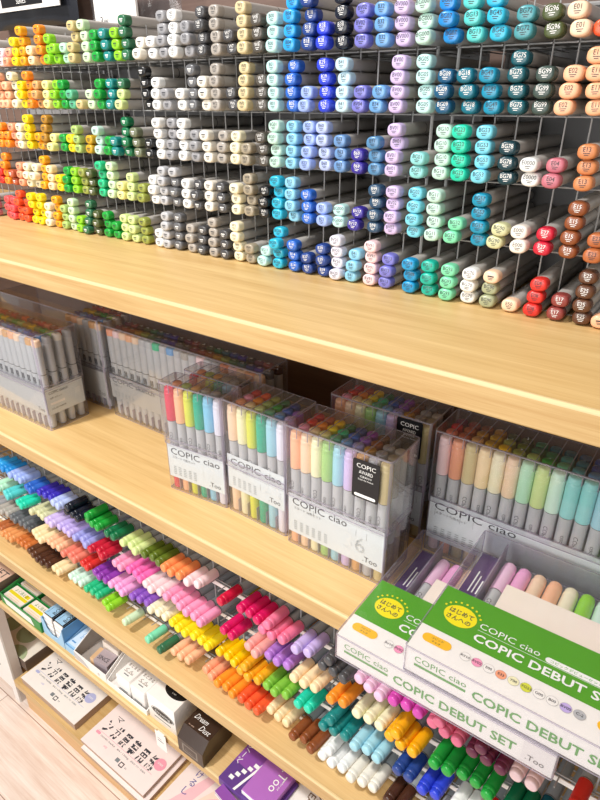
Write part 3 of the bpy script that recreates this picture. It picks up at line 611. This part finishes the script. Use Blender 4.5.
V = [(0, 0), (.016, 0), (.020, .0), (.0700, 0), (.0700, .050), (.060, .030), (.048, .014), (.028, .012), (.014, .022), (.008, .040), (0, .044)]
b.add([(u, -.0004, v) for u, v in V], [tuple(range(len(V)))]); b.add([(u, .0010, v) for u, v in V], [tuple(reversed(range(len(V))))])
b.add([(u, yy, v) for yy in (-.0004, .0010) for u, v in V], [(k, 11+k, 11+(k+1) % 11, (k+1) % 11) for k in range(11)])
b.box((0, .0014, .0014), (.0014, .0606, .044), 0)
b.build('box_body', [BL, BLD], r)
def boxy(x, y, z, lab, yaw=.0, tilt=0, mats=None):
    e = thing('eraser', lab, 'eraser', (x, y, z), (tilt, 0, yaw), 'blue and black erasers')
    b = MB().rbox((0, .004, 0), (.030, .046, .0125), .0012, 0)
    b.quad((.0003, .0045, .0127), X, Y, .0294, .041, 1); b.quad((.0003, .0045, .0128), X, Y, .006, .041, 2) if False else None
    b.quad((.004, .018, .0129), Y, -X, .0, .0, 2) if False else None
    b.text('BOXY', (.0245, .012, .0129), Y, -X, .0125, 2, width=.030); b.text('NON DUST', (.0065, .008, .0129), Y, -X, .003, 2)
    b.quad((.0255, .0045, .0129), X, Y, .004, .041, 2)
    b.build('paper_sleeve', [BLACK, BL, BLACK], e)
    MB().rbox((.0006, 0, .0006), (.0294, .0038, .0119), .0015).build('rubber_end', [WHITE], e)
boxy(-.6250, .012, ZD+.0385, 'blue and black eraser on top of light blue box, left one', .0)
boxy(-.5905, .012, ZD+.0385, 'blue and black eraser on top of light blue box, right one', .0)
for k in range(3):
    boxy(-.6250, .012, ZD+.0015+k*.0127-.0003, ['lowest', 'second', 'third'][k]+' eraser of the left pile inside light blue box')
    boxy(-.5905, .012, ZD+.0015+k*.0127-.0003, ['lowest', 'second', 'third'][k]+' eraser of the right pile inside light blue box')
r = thing('eraser_tray', 'small pale blue tray with low front right of the blue box', 'tray', (-.5560, .008, ZD))
b = tray(r, 't', 0, 0, .0310, .066, .016, .028, 0); b.build('tray_body', [BL], r)
e = thing('eraser', 'pale blue eraser lying in the small low tray', 'eraser', (-.5540, .0115, ZD+.0016))
b = MB().rbox((0, 0, 0), (.027, .058, .0165), .001); b.quad((.002, .002, .0167), X, Y, .023, .054, 1); b.text('MONO', (.017, .022, .0168), Y, -X, .008, 2); b.quad((.004, .008, .0168), X, Y, .012, .003, 2)
b.build('rubber_block', [BL, mat('label_ice', 'CFE2F4', .5), BLD], e)
GI = mat('carton_grey', 'A49C96', .6)
r = thing('eraser_tray', 'white open tray with grey inside holding tan erasers', 'tray', (-.5235, .006, ZD))
b = tray(r, 't', 0, 0, .0950, .066, .022, .052, 0); b.box((.0016, .0016, .0015), (.0934, .0644, .0018), 1)
b.add([(.0018, .0016, .0018), (.0018, .0644, .0018), (.0018, .0644, .050), (.0018, .0016, .021)], [(0, 1, 2, 3)], 1)
b.add([(.0934, .0016, .0018), (.0934, .0644, .0018), (.0934, .0644, .050), (.0934, .0016, .021)], [(3, 2, 1, 0)], 1)
b.add([(.0, -.0003, .002), (.045, -.0003, .002), (.030, -.0003, .014), (.012, -.0003, .018), (.0, -.0003, .020)], [(0, 1, 2, 3, 4)], 2)
b.text('e', (.070, -.0003, .006), X, Z, .016, 2)
b.build('tray_body', [WHITE, GI, mat('print_grey', 'C4C0C0', .6)], r)
TAN = mat('eraser_tan', 'D0AC84', .6)
e = thing('eraser', 'tan eraser with lavender grey label in white open tray', 'eraser', (-.4800, .011, ZD+.0030), (0, 0, .12))
b = MB().rbox((0, 0, 0), (.044, .028, .026), .0015, 0); b.box((.010, -.0003, -.0001), (.0445, .0283, .0263), 1); b.text('SINCE', (.013, .006, .0266), X, Y, .012, 2, width=.026)
b.build('rubber_block', [TAN, mat('label_lavgrey', 'A79AA0', .5), INK], e)
e = thing('eraser', 'plain cream block standing at back of white open tray', 'eraser', (-.4840, .044, ZD+.0019), (0, 0, 0))
MB().rbox((0, 0, 0), (.046, .018, .038), .0015).build('rubber_block', [CREAMP], e)
r = thing('eraser_tray', 'white tray with curved side and two square white erasers', 'tray', (-.4275, .006, ZD))
b = tray(r, 't', 0, 0, .1080, .066, .012, .048, 0); b.build('tray_body', [WHITE], r)
for k, ex in enumerate((.026, .0645)):
    e = thing('eraser', 'square white eraser with ornate print, '+['left', 'right'][k]+' of two in curved white tray', 'eraser', (-.4275+ex, .010, ZD+.0016), group='square white erasers')
    b = MB().rbox((0, 0, 0), (.036, .044, .042), .003, 0)
    for q, s in enumerate(('まとまる', 'くん')): b.text(s, (.018, .026-q*.010, .0422), X, Y, .0075, 1, 'c', width=.026-.006*q)
    b.quad((.012, .009, .0422), X, Y, .012, .002, 2); b.quad((.008, -.0002, .010), X, Z, .020, .003, 2); b.quad((.007, .0145, .0422), X, Y, .022, .0007, 1)
    b.build('rubber_block', [WHITE, mat('ink_sepia', '5A4A38', .6), GREYINK], e)
r = thing('carton', 'tall white carton with black oval emblems on low shelf', 'box', (-.3165, .0095, ZD))
b = MB().rbox((0, 0, 0), (.0665, .066, .060), .001)
b.disc((.042, .032, .0602), X, Y, .025, .0145, 1); b.text('消しゴム', (.042, .032, .0604), X, Y, .0085, 2, 'c', width=.034); b.text('eraser', (.042, .0245, .0604), X, Y, .004, 2, 'c')
b.disc((.036, -.0002, .030), X, Z, .028, .0105, 1); b.disc((.036, -.0003, .030), X, Z, .0268, .0095, 2); b.disc((.036, -.0004, .030), X, Z, .0255, .0084, 1); b.text('Drawing', (.036, -.0006, .0268), X, Z, .0085, 2, 'c', width=.036)
b.quad((.014, -.0002, .012), X, Z, .040, .0022, 3)
b.build('carton_body', [WHITE, BLACK, INKW, GREYINK], r)
r = thing('carton', 'dark brown carton with pale script lettering and cut front window', 'box', (-.2320, -.0030, ZD))
DB = mat('carton_darkbrown', '3A2A22', .28); DB2 = mat('carton_brownedge', '5A4638', .35)
P = [(0, 0), (.068, 0), (.068, .047), (.017, .047), (0, .032)]
b = MB().add([(xx, yy, zz) for xx in (0, .0560) for yy, zz in P], [(0, 1, 2, 3, 4), (9, 8, 7, 6, 5)]+[(k, 5+k, 5+(k+1) % 5, (k+1) % 5) for k in range(5)], 0)
b.text('Dream', (.007, .0335, .0472), X, Y, .0135, 1, width=.028); b.text('Dust', (.028, .0215, .0472), X, Y, .0135, 1, width=.022); b.text('for artist', (.008, .0195, .0472), X, Y, .0034, 2); b.text('ERASER', (.012, .0490, .0472), X, Y, .004, 1)
b.quad((.010, -.0002, .006), X, Z, .034, .020, 3); b.quad((.013, -.0004, .009), X, Z, .028, .014, 4); b.text('Dream', (.016, -.0006, .012), X, Z, .007, 3)
b.build('carton_body', [DB, INKW, TANB, mat('carton_frame', '8A8078', .4), mat('carton_window', '4A3C34', .4)], r)
r = thing('price_tag', 'small white price tag clipped to low shelf front below white carton', 'tag', (-.2890, -.0045, ZD-.040))
b = MB().box((0, 0, 0), (.026, .0006, .042)); b.quad((.005, -.0002, .020), X, Z, .014, .002, 1); b.quad((.005, -.0002, .026), X, Z, .010, .0012, 1); b.box((.004, .0006, .036), (.020, .0040, .0395), 0)
b.build('tag_card', [WHITE, GREYINK], r)
PK = mat('pack_orchid', 'B06CC0', .4); PK2 = mat('pack_purple', '5E3A86', .45); PK3 = mat('pack_violet', '8C4CA4', .4)
r = thing('paper_pack', 'purple cellophane paper pack with white sash on low shelf right of dark carton', 'pack', (-.1400, -.006, ZD), (0, 0, -.05), 'purple paper packs')
b = MB().rbox((0, 0, .0), (.105, .070, .017), .001, 0); b.quad((.001, .001, .0172), X, Y, .040, .034, 2); b.quad((.001, .036, .0173), X, Y, .042, .0335, 3)
b.add([(.030, .001, .0175), (.034, .001, .0175), (.048, .069, .0175), (.044, .069, .0175)], [(0, 1, 2, 3)], 1)
for k in range(5): b.quad((.012+k*.005, .010+k*.009, .0175), X, Y, .008, .0060, 1)
b.text('ペーパー', (.012, .034, .0177), Y, -X, .012, 1)
b.build('wrapped_stack', [PK2, INKW, PK2, PK3], r)
r = thing('paper_pack', 'orchid paper pack with white maker lettering lying over the purple pack', 'pack', (-.0930, -.004, ZD+.0178), (0, 0, -.05), 'purple paper packs')
b = MB().rbox((0, 0, 0), (.052, .066, .012), .001, 0); b.text('.Too', (.030, .060, .0123), -Y, X, .020, 1, width=.036); b.text('marker pad', (.042, .050, .0123), -Y, X, .004, 1)
b.box((-.0002, -.0003, .002), (.0522, .0, .010), 1)
b.build('wrapped_stack', [PK, INKW], r)
r = thing('paper_pack', 'thin pale pack with violet striped edge poking past low shelf front', 'pack', (-.1330, -.022, ZD+.0003), (0, 0, -.18), 'purple paper packs')
b = MB().box((0, 0, 0), (.040, .016, .0035), 0); b.box((0, 0, .0037), (.040, .016, .0060), 1); b.box((0, 0, .0062), (.040, .016, .0085), 0); b.box((0, 0, .0087), (.040, .016, .0096), 1)
b.build('wrapped_stack', [WHITE, PK3], r)
r = thing('booklet', 'white booklet with sepia lettering right of the orchid pack', 'booklet', (-.0360, -.002, ZD), (0, 0, -.04))
b = MB().box((0, 0, .0), (.125, .13, .012), 0)
for k, s in enumerate(('CREAT', 'DEVI', 'paper')): b.text(s, (.022+k*.014, .086, .0123), -Y, X, .016-.003*k, 1)
for k in range(4): b.quad((.014, .012+k*.008, .0122), X, Y, .030, .0015, 2)
b.build('cover', [WHITE, mat('ink_sepia2', '7A6250', .6), GREYINK], r)
# ------------------------------------------------------------------ paper pads on the base shelf
PSIDE = mat('pad_edge', 'B49A88', .7)
PINK = mat('pad_pink', 'F0A0B4', .5); LAV = mat('pad_lavender', 'B4B8E0', .5); PPK = mat('pad_palepink', 'F6E6E2', .55)
def pad(label, x, y, z, w, d, h, dot, cover, yaw=0, title=True):
    r = thing('paper_pad', label, 'paper pad', (x, y, z), (0, 0, yaw), 'manga paper pads')
    MB().box((0.0004, .0004, 0), (w-.0004, d-.0004, h-.0008)).build('sheet_block', [PSIDE], r)
    b = MB().box((0, 0, h-.0008), (w, d, h)); t = h+.0002
    if title:
        b.text('マ', (.024, .074, t), X, Y, .014, 1, width=.020)
        for k, q in enumerate('ンガ原稿用紙'): b.text(q, (.026+k*.0275, .0425, t), X, Y, .0330, 1, 'c', width=.0190, bold=.03)
        for q in (.0490, .0600): b.quad((.010, q, t+.0001), X, Y, .160, .0026, 0)
        b.quad((.012, .0375, t), X, Y, w-.030, .0006, 2)
        b.text('COMIC PAPER', (.028, .030, t), X, Y, .0044, 1, width=.046); b.text('B4 / 135kg', (.082, .030, t), X, Y, .0044, 1, width=.036); b.text('漫画用 プロ・投稿用', (.124, .030, t), X, Y, .004, 3, width=.044)
        b.pill((.018, .033, t), X, Y, .007, .003, 2)
        b.text('40枚', (.052, .018, t), X, Y, .0055, 2)
        b.quad((.096, .013, t), X, Y, .010, .008, 3); b.quad((.110, .010, t), X, Y, .011, .010, 1); b.quad((.112, .012, t+.0001), X, Y, .007, .006, 0); b.text('B4', (.126, .013, t), X, Y, .005, 3)
        b.disc((.180, .062, t+.0002), X, Y, .0135, .0125, 2); b.text('投稿用', (.180, .061, t+.0004), X, Y, .0050, 4, 'c')
    b.build('cover_sheet', [cover, INK, dot, GREYINK, INKW], r)
    return r
pad('white manga paper pad with lavender dot near the white stand', -.8110, .0085, ZE, .2060, .285, .020, LAV, mat('pad_white', 'F4EEE8', .55))
pad('pink edged paper pad lying underneath the pad with pink dot', -.5560, -.0115, ZE, .2000, .285, .0105, PINK, PPK, title=False)
pad('pale pink manga paper pad with pink dot below the price tag', -.5650, -.0040, ZE+.0107, .1990, .285, .0105, PINK, PPK)
r = thing('booklet', 'pink illustrated booklet with blue vertical lettering right of pink dot pad', 'booklet', (-.3450, -.004, ZE), (0, 0, -.03))
b = MB().box((0, 0, 0), (.20, .28, .010)); t = .0102
for k, s in enumerate('けるし'): b.text(s, (.026, .094-k*.020, t+.0002), X, Y, .018, 1, width=.013)
for k in range(3): b.add([(.01+.03*k, .004, t), (.045+.03*k, .004, t), (.075+.035*k, .14, t), (.062+.035*k, .14, t)], [(0, 1, 2, 3)], 2+k % 2)
b.disc((.125, .06, t+.0001), X, Y, .05, .035, 2); b.disc((.15, .075, t+.0002), X, Y, .03, .02, 3)
b.build('cover', [PPK, mat('ink_blue', '3A3C9C', .6), mat('art_pink', 'F4C4CC', .6), mat('art_peach', 'F6DCCC', .6)], r)
r = thing('paper_pad', 'cream pad with sage green leaf blobs behind the white stand', 'paper pad', (-1.060, .0335, ZE), (0, 0, 0))
MB().box((0, .0004, 0), (.2290, .2796, .0335)).build('sheet_block', [BRW], r)
b = MB().box((0, 0, .0336), (.2294, .28, .0350)); SG = mat('leaf_sage', 'A9B890', .55); t = .0352
b.disc((.160, .052, t), X, Y, .030, .026, 1); b.disc((.213, .042, t), X, Y, .026, .017, 1) if False else None
V = [(.190+.034*math.cos(a)*.9, .000+.026*math.sin(a), t+.0001) for a in [PI*k/16 for k in range(17)]]; b.add(V, [tuple(range(17))], 1)
b.disc((.125, .115, t), X, Y, .030, .022, 1); b.disc((.095, .050, t+.0001), X, Y, .025, .030, 1); b.disc((.05, .13, t), X, Y, .03, .02, 1)
b.text('Leaf', (.205, .100, t), X, Y, .012, 2); b.quad((.160, .104, t), X, Y, .040, .0014, 3); b.quad((.165, .098, t), X, Y, .025, .001, 3)
b.build('cover_sheet', [mat('pad_ivory', 'EFE8DA', .55), SG, INK, GREYINK], r)
# ------------------------------------------------------------------ white display stand at the left end, neighbouring oak unit
ST = mat('stand_white', 'EFECE8', .45)
r = thing('display_stand', 'white display stand with lettered front panel at left end of shelves', 'stand', (-.8530, .006, 0))
b = MB()
V = [(-.30, .045), (-.235, .045), (-.090, .040), (-.022, .040), (-.022, .0005), (0, .0005), (0, .352), (-.30, .352)]
n = len(V)
b.add([(u, 0, v) for u, v in V], [(0, 1, 2, 7), (2, 3, 6, 7), (3, 4, 5, 6)]); b.add([(u, .004, v) for u, v in V], [(7, 2, 1, 0), (7, 6, 3, 2), (6, 5, 4, 3)])
b.add([(u, yy, v) for yy in (0, .004) for u, v in V], [(k, n+k, n+(k+1) % n, (k+1) % n) for k in range(n)])
b.text('コミ', (-.150, -.0003, .095), X, Z, .026, 1); b.text('ック', (-.085, -.0003, .095), X, Z, .022, 1); b.quad((-.20, -.0003, .24), X, Z, .16, .003, 1)
b.build('front_panel', [ST, INK], r)
MB().box((-.004, .0042, .0005), (0, .0245, .352)).build('side_panel', [mat('stand_white_shaded', 'D8CEC6', .5)], r)  # same white stand; the side's shade is put into this greyer colour
r = thing('base_shelf', 'neighbouring oak base box low behind the white stand', 'shelf', (0, 0, 0))
MB().box((-1.6, .034, .0), (-.865, .30, .085)).build('shelf_board', [PLINTH], r)
# ------------------------------------------------------------------ light and camera
def area(name, loc, target, size, power, colr=(1, .97, .93), shape='DISK'):
    l = bpy.data.lights.new(name, 'AREA'); l.shape = shape; l.size = size; l.energy = power; l.color = colr
    o = bpy.data.objects.new(name, l); col.objects.link(o); o.location = loc
    o.rotation_euler = (Vector(target)-Vector(loc)).to_track_quat('-Z', 'Y').to_euler()
    return o
area('ceiling_spot', (-.80, -.85, G+1.45), (-.50, 0, .40), .16, 37)
area('ceiling_spot', (.45, -.90, G+1.7), (.05, 0, .6), .16, 8)
area('added_front_fill', (-.35, -1.7, G+.15), (-.25, 0, .65), 1.3, 21, (1, .97, .93))  # unseen fill light, added low in front to brighten shelf fronts and interiors
w = bpy.data.worlds.new('shop'); w.use_nodes = True; w.node_tree.nodes['Background'].inputs[0].default_value = (1, .97, .94, 1); w.node_tree.nodes['Background'].inputs[1].default_value = .37
sc = bpy.context.scene; sc.world = w
sc.view_settings.view_transform = 'Standard'; sc.view_settings.look = 'None'; sc.view_settings.gamma = 1; sc.view_settings.exposure = .08
sc.cycles.transparent_max_bounces = 32; sc.cycles.max_bounces = 8
cd = bpy.data.cameras.new('camera'); cam = bpy.data.objects.new('camera', cd); col.objects.link(cam)
cd.sensor_fit = 'HORIZONTAL'; cd.sensor_width = 36; cd.lens = 36*600.898/600; cd.clip_start = .02
R_ = Matrix([[0.809407, -0.263089, 0.525019], [0.587248, 0.363777, -0.723053], [-0.000762, 0.89356, 0.448943]])
cam.matrix_world = Matrix.Translation((.2994, -.3938, G+.1822)) @ R_.to_4x4()
sc.camera = cam
